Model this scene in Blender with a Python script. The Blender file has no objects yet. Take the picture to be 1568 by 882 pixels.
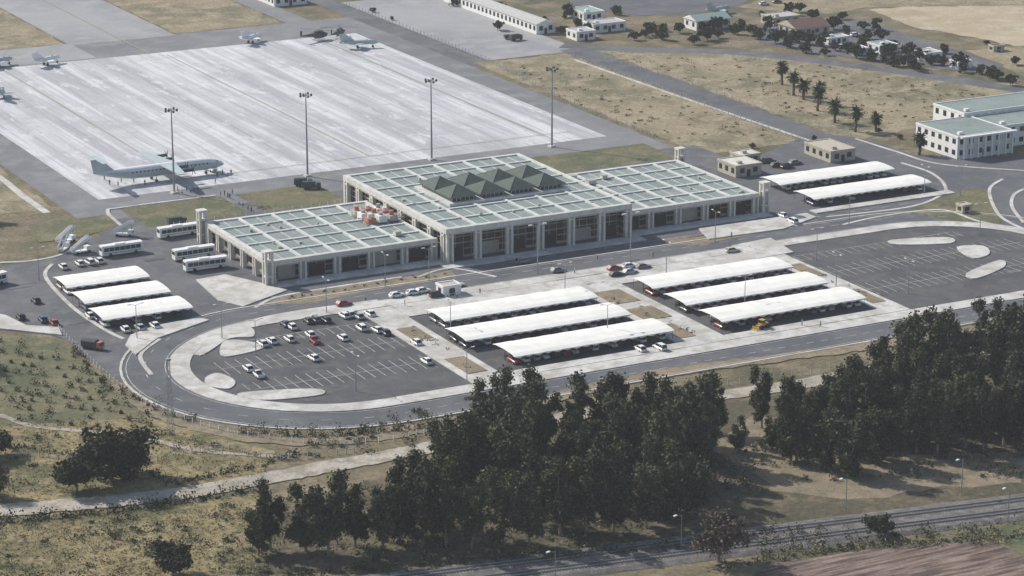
import bpy, math, random
from mathutils import Vector, Matrix
R_=random.Random(7)
S=bpy.context.scene
S.view_settings.view_transform='Standard'
try: S.view_settings.look='None'
except: pass
S.view_settings.exposure=0

# ---------------------------------------------------------------- site frame
# site metres: +X along terminal front, +Y away from car park; origin = terminal front-left corner
YAW=math.radians(27.9); PIT=math.radians(16.7); CH=190.0; OU,OV=243.1,591.2; F=4000.0
def G(px,py,z=0.0):
    """surveyed aerial-photo point rectified to the ground plane (site metres)"""
    up=441-py; fw=F*math.cos(PIT)+up*math.sin(PIT); dn=F*math.sin(PIT)-up*math.cos(PIT)
    t=(CH-z)/dn; X=t*(px-784); Y=t*fw
    return (X*math.cos(YAW)+Y*math.sin(YAW)-OU, -X*math.sin(YAW)+Y*math.cos(YAW)-OV)
def GP(l): return [G(*p) for p in l]

# ---------------------------------------------------------------- materials
def newmat(name,rough=0.9,metal=0.0,spec=0.3):
    m=bpy.data.materials.new(name); m.use_nodes=True
    b=m.node_tree.nodes['Principled BSDF']; b.inputs['Roughness'].default_value=rough
    b.inputs['Metallic'].default_value=metal
    try: b.inputs['Specular IOR Level'].default_value=spec
    except: pass
    return m,m.node_tree,b
def rgb(c): return (c[0],c[1],c[2],1)
def noise(nt,vec,scale,detail=4,rough=.6):
    n=nt.nodes.new('ShaderNodeTexNoise'); n.inputs['Scale'].default_value=scale
    n.inputs['Detail'].default_value=detail; n.inputs['Roughness'].default_value=rough
    nt.links.new(vec,n.inputs['Vector']); return n.outputs['Fac']
def rng(nt,val,a,b,c,d):
    n=nt.nodes.new('ShaderNodeMapRange'); nt.links.new(val,n.inputs[0])
    for i,x in enumerate((a,b,c,d)): n.inputs[i+1].default_value=x
    return n.outputs[0]
def mix(nt,fac,a,b,mode='MIX'):
    n=nt.nodes.new('ShaderNodeMix'); n.data_type='RGBA'; n.blend_type=mode
    if isinstance(fac,float): n.inputs[0].default_value=fac
    else: nt.links.new(fac,n.inputs[0])
    for i,x in ((6,a),(7,b)):
        if isinstance(x,tuple): n.inputs[i].default_value=rgb(x)
        else: nt.links.new(x,n.inputs[i])
    return n.outputs[2]
def gray(nt,val):
    n=nt.nodes.new('ShaderNodeCombineColor')
    for i in range(3): nt.links.new(val,n.inputs[i])
    return n.outputs[0]
def posn(nt,scale=None,kind='Position'):
    if kind=='Position': o=nt.nodes.new('ShaderNodeNewGeometry').outputs['Position']
    else: o=nt.nodes.new('ShaderNodeTexCoord').outputs['Object']
    if scale:
        m=nt.nodes.new('ShaderNodeVectorMath'); m.operation='MULTIPLY'; m.inputs[1].default_value=scale
        nt.links.new(o,m.inputs[0]); o=m.outputs[0]
    return o
def surf(name,c1,c2,c3,s1=.02,s2=.12,s3=1.2,amp=.25,rough=.95,kind='Position',bump=0.0,lo=.42,hi=.58):
    m,nt,b=newmat(name,rough,spec=.15)
    p=posn(nt,None,kind)
    a=mix(nt,rng(nt,noise(nt,p,s1,4),lo,hi,0,1),c1,c2)
    a=mix(nt,rng(nt,noise(nt,p,s2,4,.65),.47,.63,0,.85),a,c3)
    v=rng(nt,noise(nt,p,s3,3,.75),.3,.7,1-amp,1+amp)
    a=mix(nt,1.0,a,gray(nt,v),'MULTIPLY')
    nt.links.new(a,b.inputs['Base Color'])
    if bump:
        bp=nt.nodes.new('ShaderNodeBump'); bp.inputs['Strength'].default_value=bump; bp.inputs['Distance'].default_value=.3
        nt.links.new(noise(nt,p,s3*1.3,2,.7),bp.inputs['Height']); nt.links.new(bp.outputs[0],b.inputs['Normal'])
    return m
def plain(name,c,rough=.7,metal=0.,amp=.12,s=1.5,spec=.3):
    m,nt,b=newmat(name,rough,metal,spec)
    p=posn(nt,None,'Object')
    v=rng(nt,noise(nt,p,s,3,.6),.3,.7,1-amp,1+amp)
    nt.links.new(mix(nt,1.0,c,gray(nt,v),'MULTIPLY'),b.inputs['Base Color']); return m

M={}
M['ground']=surf('dry_grass_ground',(.165,.14,.088),(.105,.102,.06),(.245,.20,.135),.018,.09,.9,.42)
M['floor']=surf('wood_floor_shaded',(.10,.088,.06),(.075,.075,.045),(.175,.14,.095),.03,.12,.9,.42)  # brown-olive ground, with tree shade also darkened into its colour
M['tan']=surf('dry_field',(.275,.228,.15),(.165,.15,.092),(.34,.285,.195),.03,.1,.8,.34)
M['pale']=surf('pale_field',(.42,.35,.24),(.36,.29,.195),(.47,.41,.31),.02,.1,.8,.15)
M['green']=surf('green_grass',(.10,.112,.062),(.145,.138,.08),(.205,.178,.11),.04,.12,1.0,.32)
M['olive']=surf('rough_meadow',(.125,.118,.06),(.23,.19,.10),(.31,.25,.14),.035,.11,.7,.42,bump=.5,lo=.45,hi=.55)
M['asph']=surf('asphalt',(.105,.108,.118),(.14,.142,.15),(.175,.172,.17),.03,.15,2.0,.16,.88)
M['road']=surf('road_asphalt',(.10,.105,.115),(.125,.13,.14),(.15,.15,.155),.03,.15,2.0,.16,.88)
M['lot']=surf('parking_asphalt',(.082,.083,.088),(.10,.10,.105),(.13,.125,.12),.04,.2,2.0,.16,.88)
M['taxi']=surf('taxiway_asphalt',(.17,.172,.18),(.21,.21,.22),(.25,.248,.245),.015,.1,1.2,.14,.9)
M['taxil']=surf('worn_taxiway',(.27,.27,.28),(.33,.33,.335),(.36,.355,.35),.015,.1,1.2,.14,.9)
M['walk']=surf('pavement_concrete',(.47,.46,.43),(.58,.57,.54),(.38,.355,.31),.09,.25,2.0,.18,.9)
M['dirt']=surf('bare_dirt',(.28,.22,.155),(.22,.185,.125),(.165,.15,.10),.1,.3,2.0,.28)
M['track']=surf('dirt_track',(.42,.385,.33),(.34,.31,.26),(.25,.22,.165),.06,.25,1.6,.25)
M['ballast']=surf('rail_ballast',(.15,.14,.13),(.115,.105,.10),(.22,.21,.195),.1,.5,4,.35)
def ploughmat():
    m,nt,b=newmat('ploughed_soil',.95,spec=.1); p=posn(nt)
    a=mix(nt,rng(nt,noise(nt,p,.06,4),.4,.6,0,1),(.20,.15,.125),(.145,.105,.088))
    f=noise(nt,posn(nt,(.10,1.1,1)),1,2,.6)
    a=mix(nt,1.0,a,gray(nt,rng(nt,f,.38,.62,.55,1.4)),'MULTIPLY')
    a=mix(nt,1.0,a,gray(nt,rng(nt,noise(nt,p,1.5,4,.8),.3,.7,.7,1.3)),'MULTIPLY')
    nt.links.new(a,b.inputs['Base Color']); return m
M['plough']=ploughmat()
def apronmat():
    m,nt,b=newmat('apron_concrete',.85,spec=.15)
    p=posn(nt)
    st=noise(nt,posn(nt,(.13,.005,1)),1,3,.6)
    st2=noise(nt,posn(nt,(.45,.02,1)),1,3,.6)
    a=mix(nt,rng(nt,st,.43,.57,0,1),(.38,.385,.40),(.62,.62,.635))
    a=mix(nt,rng(nt,st2,.46,.58,0,.7),a,(.47,.47,.485))
    a=mix(nt,rng(nt,noise(nt,p,.03,5,.65),.50,.66,0,.7),a,(.38,.382,.395))
    a=mix(nt,rng(nt,noise(nt,posn(nt,(.16,.05,1)),1,5,.75),.55,.64,0,.7),a,(.68,.68,.69))
    a=mix(nt,rng(nt,noise(nt,p,.22,4,.7),.60,.70,0,.5),a,(.27,.27,.275))
    sep=nt.nodes.new('ShaderNodeSeparateXYZ'); nt.links.new(p,sep.inputs[0])
    js=[]
    for o,per,k in ((0,6.5,.84),(1,6.5,.93)):
        d=nt.nodes.new('ShaderNodeMath'); d.operation='PINGPONG'; d.inputs[1].default_value=per/2
        nt.links.new(sep.outputs[o],d.inputs[0])
        js.append(rng(nt,d.outputs[0],.10,.28,k,1.0))
    mm=nt.nodes.new('ShaderNodeMath'); mm.operation='MULTIPLY'; nt.links.new(js[0],mm.inputs[0]); nt.links.new(js[1],mm.inputs[1])
    a=mix(nt,1.0,a,gray(nt,mm.outputs[0]),'MULTIPLY')
    a=mix(nt,1.0,a,gray(nt,rng(nt,noise(nt,p,1.2,4,.85),.3,.7,.85,1.14)),'MULTIPLY')
    nt.links.new(a,b.inputs['Base Color']); return m
M['apron']=apronmat()
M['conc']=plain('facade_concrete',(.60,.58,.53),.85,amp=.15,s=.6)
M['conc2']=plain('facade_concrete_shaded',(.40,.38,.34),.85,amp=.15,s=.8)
M['beam']=plain('roof_beam_white',(.57,.575,.55),.7,amp=.16,s=.3)
M['glass']=plain('dark_glass',(.025,.028,.033),.25,amp=.3,s=.4,spec=.5)
M['dark']=plain('dark_opening',(.02,.02,.022),.8)
def roofmat(name,c,c2,amp=.12):
    m,nt,b=newmat(name,.6,spec=.2)
    p=posn(nt,None,'Object')
    a=mix(nt,rng(nt,noise(nt,p,.12,3),.35,.65,0,1),c,c2)
    sep=nt.nodes.new('ShaderNodeSeparateXYZ'); nt.links.new(p,sep.inputs[0])
    d=nt.nodes.new('ShaderNodeMath'); d.operation='PINGPONG'; d.inputs[1].default_value=.6
    nt.links.new(sep.outputs[0],d.inputs[0])
    a=mix(nt,1.0,a,gray(nt,rng(nt,d.outputs[0],0,.6,.84,1.1)),'MULTIPLY')
    a=mix(nt,rng(nt,noise(nt,posn(nt,(.3,.1,1),'o'),1,4,.7),.52,.68,0,.5),a,(.20,.21,.20))
    a=mix(nt,1.0,a,gray(nt,rng(nt,noise(nt,p,1.2,4,.7),.3,.7,1-amp,1+amp)),'MULTIPLY')
    nt.links.new(a,b.inputs['Base Color']); return m
M['teal']=roofmat('green_roof_panel',(.215,.262,.242),(.275,.315,.295),.18)
M['tealdk']=plain('dark_green_roof',(.058,.078,.066),.7,amp=.25,s=.8)
M['canopy']=plain('white_canopy_sheet',(.80,.785,.73),.6,amp=.09,s=.25)
M['steel']=plain('galvanised_steel',(.32,.33,.34),.5,.4)
M['dsteel']=plain('dark_steel',(.07,.07,.075),.6)
M['white']=plain('white_paint',(.76,.755,.73),.5,amp=.08)
M['mark']=surf('road_paint',(.58,.58,.56),(.42,.42,.41),(.30,.30,.29),.2,.5,3,.2)
M['red']=plain('red_paint',(.42,.05,.035),.45)
M['rust']=plain('rust_red',(.42,.18,.13),.7,amp=.3)
M['yellow']=plain('yellow_paint',(.50,.32,.07),.5)
M['tyre']=plain('tyre_rubber',(.02,.02,.02),.9)
M['skin']=plain('skin',(.45,.27,.19),.6)
M['cloth1']=plain('dark_clothes',(.03,.035,.05),.9)
M['cloth2']=plain('light_clothes',(.55,.55,.55),.9)
M['hair']=plain('dark_hair',(.02,.015,.01),.8)
M['bark']=plain('bark',(.24,.20,.155),.95,amp=.35,s=2)
M['palmbark']=plain('palm_bark',(.13,.10,.07),.95,amp=.3,s=3)
M['acgrey']=plain('aircraft_grey',(.42,.48,.48),.45,amp=.08,s=.3)
M['acwhite']=plain('aircraft_white',(.75,.76,.76),.4,amp=.05)
M['acdark']=plain('aircraft_dark',(.06,.075,.07),.6)
def leafmat(name,c,c2):
    m,nt,b=newmat(name,.85,spec=.08)
    p=posn(nt,None,'Object')
    a=mix(nt,rng(nt,noise(nt,p,.5,2,.7),.38,.62,0,1),c,c2)
    oi=nt.nodes.new('ShaderNodeObjectInfo')
    a=mix(nt,1.0,a,gray(nt,rng(nt,oi.outputs['Random'],0,1,.7,1.3)),'MULTIPLY')
    nt.links.new(a,b.inputs['Base Color']); return m
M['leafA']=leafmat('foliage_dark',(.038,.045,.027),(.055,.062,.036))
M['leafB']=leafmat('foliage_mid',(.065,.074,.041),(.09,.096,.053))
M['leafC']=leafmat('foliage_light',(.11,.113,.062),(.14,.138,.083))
M['leafR']=leafmat('foliage_reddish',(.10,.075,.06),(.13,.10,.08))
M['straw']=leafmat('dry_straw',(.30,.25,.145),(.22,.19,.105))

# ---------------------------------------------------------------- mesh builder
class MB:
    def __init__(s): s.v=[]; s.f=[]; s.m=[]
    def face(s,pts,mi=0):
        n=len(s.v); s.v+= [tuple(p) for p in pts]; s.f.append(tuple(range(n,n+len(pts)))); s.m.append(mi)
    def hexa(s,p,mi=0):
        n=len(s.v); s.v+=[tuple(q) for q in p]
        for a in ((3,2,1,0),(4,5,6,7),(0,1,5,4),(1,2,6,5),(2,3,7,6),(3,0,4,7)):
            s.f.append(tuple(n+i for i in a)); s.m.append(mi)
    def box(s,x0,x1,y0,y1,z0,z1,mi=0):
        if x1<x0:x0,x1=x1,x0
        if y1<y0:y0,y1=y1,y0
        s.hexa([(x0,y0,z0),(x1,y0,z0),(x1,y1,z0),(x0,y1,z0),(x0,y0,z1),(x1,y0,z1),(x1,y1,z1),(x0,y1,z1)],mi)
    def tube(s,p0,p1,r0,r1,n=6,mi=0,cap=True):
        p0=Vector(p0);p1=Vector(p1);d=(p1-p0)
        if d.length<1e-6:return
        d.normalize(); a=d.orthogonal().normalized(); b=d.cross(a)
        k=len(s.v)
        for p,r in ((p0,r0),(p1,r1)):
            for i in range(n):
                t=2*math.pi*i/n; s.v.append(tuple(p+a*(r*math.cos(t))+b*(r*math.sin(t))))
        for i in range(n):
            j=(i+1)%n; s.f.append((k+i,k+j,k+n+j,k+n+i)); s.m.append(mi)
        if cap:
            s.f.append(tuple(k+n+i for i in range(n))); s.m.append(mi)
            s.f.append(tuple(k+n-1-i for i in range(n))); s.m.append(mi)
    def prism(s,poly,z0,z1,mi=0,side=None):
        A=sum(poly[i][0]*poly[(i+1)%len(poly)][1]-poly[(i+1)%len(poly)][0]*poly[i][1] for i in range(len(poly)))
        if A<0: poly=poly[::-1]
        n=len(poly);k=len(s.v)
        s.v+=[(p[0],p[1],z0) for p in poly]+[(p[0],p[1],z1) for p in poly]
        s.f.append(tuple(range(k+n,k+2*n))); s.m.append(mi)
        for i in range(n):
            j=(i+1)%n; s.f.append((k+i,k+j,k+n+j,k+n+i)); s.m.append(mi if side is None else side)
    def rings(s,rs,mi=0,cap=True):
        n=len(rs[0]);k=len(s.v)
        for r in rs: s.v+=[tuple(p) for p in r]
        for a in range(len(rs)-1):
            for i in range(n):
                j=(i+1)%n; s.f.append((k+a*n+i,k+a*n+j,k+(a+1)*n+j,k+(a+1)*n+i)); s.m.append(mi)
        if cap:
            s.f.append(tuple(k+n-1-i for i in range(n))); s.m.append(mi)
            e=k+(len(rs)-1)*n; s.f.append(tuple(e+i for i in range(n))); s.m.append(mi)
    def mesh(s,name,mats,smooth=False):
        me=bpy.data.meshes.new(name); me.from_pydata(s.v,[],s.f)
        for m in mats: me.materials.append(M[m] if isinstance(m,str) else m)
        me.polygons.foreach_set('material_index',s.m)
        if smooth: me.polygons.foreach_set('use_smooth',[True]*len(s.f))
        me.update(); return me
    def obj(s,name,mats,parent=None,loc=(0,0,0),rot=0,smooth=False):
        return place(s.mesh(name,mats,smooth),name,loc,rot,parent)
def place(me,name,loc=(0,0,0),rot=0,parent=None,sc=None):
    o=bpy.data.objects.new(name,me); S.collection.objects.link(o)
    o.location=(loc[0],loc[1],loc[2] if len(loc)>2 else 0); o.rotation_euler=(0,0,rot)
    if sc: o.scale=sc
    if parent: o.parent=parent
    return o
def empty(name,loc=(0,0,0)):
    o=bpy.data.objects.new(name,None); S.collection.objects.link(o); o.location=loc; o.empty_display_size=2; return o
_z=[0.004]; KZ=.30   # KZ: top of raised pavements
def sheet(name,poly,mat,z=None,jit=0):
    if z is None: _z[0]+=.004; z=_z[0]
    if jit:
        q=[]
        for i in range(len(poly)):
            a=poly[i];b=poly[(i+1)%len(poly)]; L=math.dist(a,b); n=max(1,int(L/4))
            for k in range(n):
                t=k/n; q.append((a[0]+(b[0]-a[0])*t+R_.uniform(-jit,jit),a[1]+(b[1]-a[1])*t+R_.uniform(-jit,jit)))
        poly=q
    A=sum(poly[i][0]*poly[(i+1)%len(poly)][1]-poly[(i+1)%len(poly)][0]*poly[i][1] for i in range(len(poly)))
    if A<0: poly=poly[::-1]
    m=MB(); m.face([(p[0],p[1],z) for p in poly]); return m.obj(name,[mat])
_s=[0]
def slab(name,poly,mat):
    _s[0]+=.005; m=MB(); m.prism(poly,.0,KZ+.01+_s[0]); return m.obj(name,[mat])
def smooth(pts,k=6,closed=False):
    out=[];n=len(pts)
    rngi=range(n) if closed else range(n-1)
    for i in rngi:
        g=(lambda j: pts[j%n]) if closed else (lambda j: pts[min(max(j,0),n-1)])
        p0,p1,p2,p3=g(i-1),g(i),g(i+1),g(i+2)
        for a in range(k):
            t=a/k
            out.append(tuple(.5*((2*p1[c])+(-p0[c]+p2[c])*t+(2*p0[c]-5*p1[c]+4*p2[c]-p3[c])*t*t+(-p0[c]+3*p1[c]-3*p2[c]+p3[c])*t**3) for c in (0,1)))
    if not closed: out.append(tuple(pts[-1]))
    return out
def offs(pts,d,closed=False):
    out=[];n=len(pts)
    for i in range(n):
        a=pts[(i-1)%n] if closed else pts[max(i-1,0)]; b=pts[(i+1)%n] if closed else pts[min(i+1,n-1)]
        dx,dy=b[0]-a[0],b[1]-a[1]; L=math.hypot(dx,dy) or 1
        out.append((pts[i][0]-dy/L*d,pts[i][1]+dx/L*d))
    return out
def band(mb,a,b,z,mi=0,z0=None,closed=False):
    n=len(a); k=n if closed else n-1
    for i in range(k):
        j=(i+1)%n
        mb.face([(a[i][0],a[i][1],z),(a[j][0],a[j][1],z),(b[j][0],b[j][1],z),(b[i][0],b[i][1],z)],mi)
        if z0 is not None:
            mb.face([(a[i][0],a[i][1],z0),(a[j][0],a[j][1],z0),(a[j][0],a[j][1],z),(a[i][0],a[i][1],z)],mi)
            mb.face([(b[j][0],b[j][1],z0),(b[i][0],b[i][1],z0),(b[i][0],b[i][1],z),(b[j][0],b[j][1],z)],mi)
_k=[0]
def ribbon(name,pts,w,mat,k=8,raised=False,wob=0):
    if raised: _k[0]+=.004; z=KZ-.1+_k[0]
    else: _z[0]+=.004; z=_z[0]
    c=smooth(pts,k); m=MB(); a=offs(c,-w/2); b=offs(c,w/2)
    if wob:
        a=[(p[0]+R_.uniform(-wob,wob),p[1]+R_.uniform(-wob,wob)) for p in a]; b=[(p[0]+R_.uniform(-wob,wob),p[1]+R_.uniform(-wob,wob)) for p in b]
    band(m,a,b,z,0,0 if raised else None)
    return m.obj(name,[mat])
def stadium(R,u0=-12,u1=170,vc=-63,n=28):
    p=[]
    for i in range(n+1):
        t=math.pi/2+math.pi*i/n; p.append((u0+R*math.cos(t),vc+R*math.sin(t)))
    for i in range(n+1):
        t=-math.pi/2+math.pi*i/n; p.append((u1+R*math.cos(t),vc+R*math.sin(t)))
    return p
def rect(x0,x1,y0,y1): return [(x0,y0),(x1,y0),(x1,y1),(x0,y1)]

# ---------------------------------------------------------------- ground
g=MB(); g.face([(-4000,-3500,0),(5000,-3500,0),(5000,6500,0),(-4000,6500,0)]); g.obj('ground',['ground'])
sheet('taxiway',rect(-22,168,76,320),'taxi')
sheet('taxiway',rect(55,96,318,800),'taxil')
sheet('taxiway',rect(142,152,318,800),'taxi')
sheet('taxiway',rect(-300,56,292,321),'taxil')
sheet('apron',rect(-10,157,101,290),'apron')
sheet('grass_field',rect(-300,54,321,620),'tan',jit=.9)
sheet('grass_field',rect(97,141,321,620),'tan',jit=.9)
sheet('remote_apron',rect(178,217,222,350),'taxil')
sheet('apron_road',rect(168,178,215,600),'asph')
sheet('grass_field',rect(-200,-24,98,290),'tan',jit=.9)
ribbon('airfield_track',GP([(-60,235),(0,272),(35,300),(72,326)]),2.2,'walk')
sheet('grass_field',rect(171,208,66,220),'tan',jit=.9)
sheet('access_road',rect(209,220,40,226),'road')
sheet('grass_field',[(221,60),(221,218),(262,196),(300,122),(335,85),(330,55),(262,66),(236,62)],'tan',jit=1)
ribbon('upper_road',GP([(860,70),(930,74),(1000,77),(1120,80),(1250,93),(1400,113),(1568,139),(1800,175)]),9,'asph')
sheet('pale_field',GP([(1330,15),(1420,8),(1700,5),(1900,80),(1750,110),(1600,85),(1520,62),(1400,42)]),'pale',jit=1)
sheet('grass_field',GP([(1480,78),(1568,70),(1900,120),(1850,150),(1568,118)]),'tan',jit=1)
sheet('parking_apron',GP([(880,12),(850,-30),(1200,-30),(1130,10),(1060,22),(980,24)]),'road')
sheet('grass_field',GP([(1130,12),(1210,-20),(1700,-20),(1600,8),(1330,12),(1260,22)]),'tan',jit=1)
sheet('compound_yard',GP([(1160,38),(1320,30),(1420,62),(1540,100),(1500,112),(1380,98),(1250,82),(1160,66)]),'asph',jit=.5)
sheet('meadow',GP([(-300,760),(-100,640),(0,650),(230,640),(420,690),(400,730),(250,755),(0,778),(-200,800)]),'olive',jit=.8)
sheet('meadow',GP([(-300,810),(0,800),(250,775),(400,755),(430,900),(300,1000),(-300,1000)]),'olive',jit=.8)
sheet('young_grove_ground',GP([(-200,520),(0,512),(90,522),(150,570),(230,640),(0,655),(-200,650)]),'green',jit=.5)
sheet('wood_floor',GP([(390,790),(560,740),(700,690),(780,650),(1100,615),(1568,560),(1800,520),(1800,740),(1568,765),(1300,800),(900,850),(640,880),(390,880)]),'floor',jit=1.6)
sheet('dirt_clearing',GP([(1095,690),(1140,640),(1190,640),(1200,700),(1400,700),(1568,690),(1568,735),(1290,765),(1180,752)]),'dirt',jit=1.8)
sheet('ploughed_field',GP([(1050,940),(1190,862),(1300,846),(1480,830),(1700,835),(1800,1000),(1100,1000)]),'plough',jit=.4)
sheet('green_crop',GP([(1490,812),(1568,800),(1700,790),(1750,870),(1568,856)]),'green',jit=.4)
sheet('service_road',GP([(-120,520),(-60,432),(20,404),(90,392),(125,370),(205,350),(190,318),(300,300),(420,440),(520,500),(260,600),(230,618),(165,572),(100,520),(60,508),(0,505)]),'asph')
sheet('service_yard',rect(-22,175,44,78),'asph')
sheet('ring_road',stadium(47),'road')
sheet('forecourt_road',rect(-20,212,-35,3),'road')
sheet('service_yard',GP([(1120,320),(1090,262),(1160,240),(1245,203),(1330,214),(1400,238),(1700,240),(1900,400),(1560,420),(1200,380)]),'road')
sheet('parking_lot',stadium(32),'lot')
for r in ((-8,22,66,88),(27,52,66,88),(118,162,66,87)): sheet('grass_verge',rect(*r),'green',jit=.3)
sheet('grass_verge',GP([(40,345),(160,330),(182,338),(170,352),(110,366),(60,372)]),'green',jit=.4)
sheet('grass_verge',smooth(GP([(1392,322),(1440,304),(1485,290),(1512,294),(1530,320),(1533,342),(1500,346),(1430,334)]),5,True),'green')
m=MB(); band(m,stadium(36.5),stadium(31.5),KZ,0,0,True); m.obj('ring_pavement',['walk'])
m=MB(); band(m,stadium(47.6),stadium(47.0),KZ-.05,0,0,True); m.obj('road_kerb',['walk'])
for r in ((10,19,-94.3,-32),(66,79,-94.3,-32),(123.5,131,-94.3,-32)): slab('pavement',rect(*r),'walk')
slab('pavement',rect(19.1,65.9,-42,-31.8),'walk'); slab('pavement',rect(79.1,123.4,-42,-31.8),'walk')
slab('pavement',rect(19.1,65.9,-94.3,-90.5),'walk'); slab('pavement',rect(79.1,123.4,-94.3,-90.5),'walk')
for p in ([(337,535),(350,522),(398,528),(400,536),(345,548)],[(315,580),(335,573),(360,585),(350,597),(318,592)],[(370,603),(480,597),(493,606),(420,614),(380,612)],
          [(1365,369),(1450,365),(1455,374),(1375,376)],[(1465,380),(1505,378),(1515,390),(1490,397)],[(1480,420),(1530,400),(1538,410),(1495,428)],
          [(305,545),(322,520),(380,503),(388,517),(352,520),(320,540)]):
    slab('traffic_island',smooth(GP(p),4,True),'walk')
slab('pavement',GP([(300,430),(345,422),(412,438),(440,446),(372,471),(335,462)]),'walk')
slab('pavement',rect(-2,48,-4.5,0.3),'walk'); slab('pavement',rect(104,150,-4.5,.3),'walk'); slab('pavement',rect(46,106,-9.5,-4.6),'walk')
slab('pavement',GP([(200,515),(192,530),(208,545),(240,520),(320,492),(305,488),(240,500)]),'walk')
slab('pavement',GP([(-60,470),(-60,500),(0,505),(95,515),(90,503),(40,500),(10,485)]),'walk')
slab('pavement',GP([(1070,352),(1235,328),(1250,334),(1200,352),(1085,368)]),'walk')
slab('pavement',GP([(1120,378),(1180,366),(1215,388),(1160,398)]),'walk')
sheet('dirt_median',GP([(400,468),(440,452),(560,434),(690,416),(700,424),(570,446),(470,466)]),'dirt',jit=.2)
sheet('dirt_median',GP([(1005,368),(1180,346),(1190,352),(1060,378)]),'dirt',jit=.2)
for r in ((12,17,-60,-50),(12,17,-88,-76),(68.5,76,-57,-46),(68.5,76,-72,-62),(68.5,73,-88,-77),(125.5,129.5,-60,-48),(125.5,129.5,-86,-74)):
    m=MB(); m.prism(rect(*r),0,KZ+.14); m.obj('planting_bed',['dirt'])
for l in ([(390,472),(432,454),(560,433),(615,425)],[(80,405),(70,425),(110,470),(160,505),(190,520)],[(1265,333),(1390,318),(1440,300),(1447,285),(1425,265),(1380,250)],
          [(1310,213),(1370,232),(1440,252),(1568,262)],[(1568,290),(1552,300),(1550,318),(1568,342)],[(1290,345),(1350,332),(1440,322),(1500,340),(1568,352)],
          [(1535,275),(1515,292),(1530,330),(1568,352)],[(0,403),(50,400),(95,390),(125,370)],[(245,520),(215,545),(232,575)],[(190,350),(165,325),(190,318),(330,300)],
          [(640,425),(690,412),(760,425)],[(1240,216),(1060,155),(880,92)]):
    ribbon('kerb',GP(l),1.0,'walk',raised=True)
ribbon('pavement',GP([(305,545),(330,512),(400,490),(470,477),(580,462)]),2.5,'walk',raised=True)
ribbon('dirt_track',GP([(-200,800),(0,783),(150,770),(280,756),(400,735),(520,712),(640,690),(780,660)]),6.5,'track',k=14,wob=.35)
ribbon('dirt_track',GP([(780,655),(950,625),(1150,600),(1300,575),(1450,545),(1640,510)]),6,'track',k=14,wob=.35)
ribbon('dirt_verge',GP([(180,590),(260,640),(400,672),(560,672),(760,630),(1000,575),(1200,548),(1400,520),(1640,478)]),5,'dirt',k=14,wob=.7)
ribbon('footpath',GP([(-40,625),(10,640),(60,655),(200,668),(300,690),(420,700)]),1.6,'track',k=12,wob=.2)

# markings
mk=MB(); zm=_z[0]+.012
def inst(u,v,R=29.5): 
    cx=min(max(u,-12),170); return math.hypot(u-cx,v+63)<R
def line(a,b,w=.16,z=None):
    z=z or zm
    dx,dy=b[0]-a[0],b[1]-a[1];L=math.hypot(dx,dy); nx,ny=-dy/L*w/2,dx/L*w/2
    mk.face([(a[0]-nx,a[1]-ny,z),(b[0]-nx,b[1]-ny,z),(b[0]+nx,b[1]+ny,z),(a[0]+nx,a[1]+ny,z)])
for (ua,ub) in ((-36,9),(132,194)):
    for v0,v1 in ((-92,-87),(-80,-75),(-75,-70),(-63,-58),(-58,-53),(-46,-41),(-41,-36)):
        u=ua
        while u<ub:
            if inst(u,v0,27) and inst(u,v1,27): line((u,v0),(u,v1),.16)
            u+=2.6
    for v in (-75,-58,-41):
        a=ua
        while not inst(a,v,26): a+=1
        b=ub
        while not inst(b,v,26): b-=1
        line((a,v),(b,v),.16,zm+.004)
for R,w in ((46.2,.2),(37.3,.2)):
    c=stadium(R); band(mk,c,offs(c,w,True),zm,closed=True)
c=stadium(41.8)
for i in range(len(c)-1):
    a,b=c[i],c[i+1];L=math.dist(a,b);n=max(1,int(L/4)); 
    for k in range(n):
        if L<6 and i%2: continue
        t0,t1=k/n,(k+.5)/n
        line((a[0]+(b[0]-a[0])*t0,a[1]+(b[1]-a[1])*t0),(a[0]+(b[0]-a[0])*t1,a[1]+(b[1]-a[1])*t1),.2)
for v in (-11,-20.5): 
    for k in range(0,200,6): line((-10+k,v),(-7+k,v),.2)
mk.obj('road_markings',['mark'])
mk=MB()
for a,b in (((0,112),(150,112)),((20,112),(20,285)),((80,112),(80,285)),((140,112),(140,285)),((75,290),(75,600))):
    line(a,b,.35,zm+.01)
mk.obj('taxi_markings',[plain('faded_yellow_paint',(.40,.37,.27),.8)])
pm=MB(); rr=random.Random(3)
for k in range(60):
    reg=rr.choice([(-15,205,-27,-12),(-22,165,48,62),(-35,8,-92,-40),(132,195,-88,-38),(-60,-5,-10,40)])
    u=rr.uniform(reg[0],reg[1]);v=rr.uniform(reg[2],reg[3]); a,b=rr.uniform(1,7),rr.uniform(.6,2.2); z=zm-.007+k*.00008
    pm.face([(u,v,z),(u+a,v,z),(u+a,v+b,z),(u,v+b,z)],k%2)
pm.obj('asphalt_patches',['lot','asph'])

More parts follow.
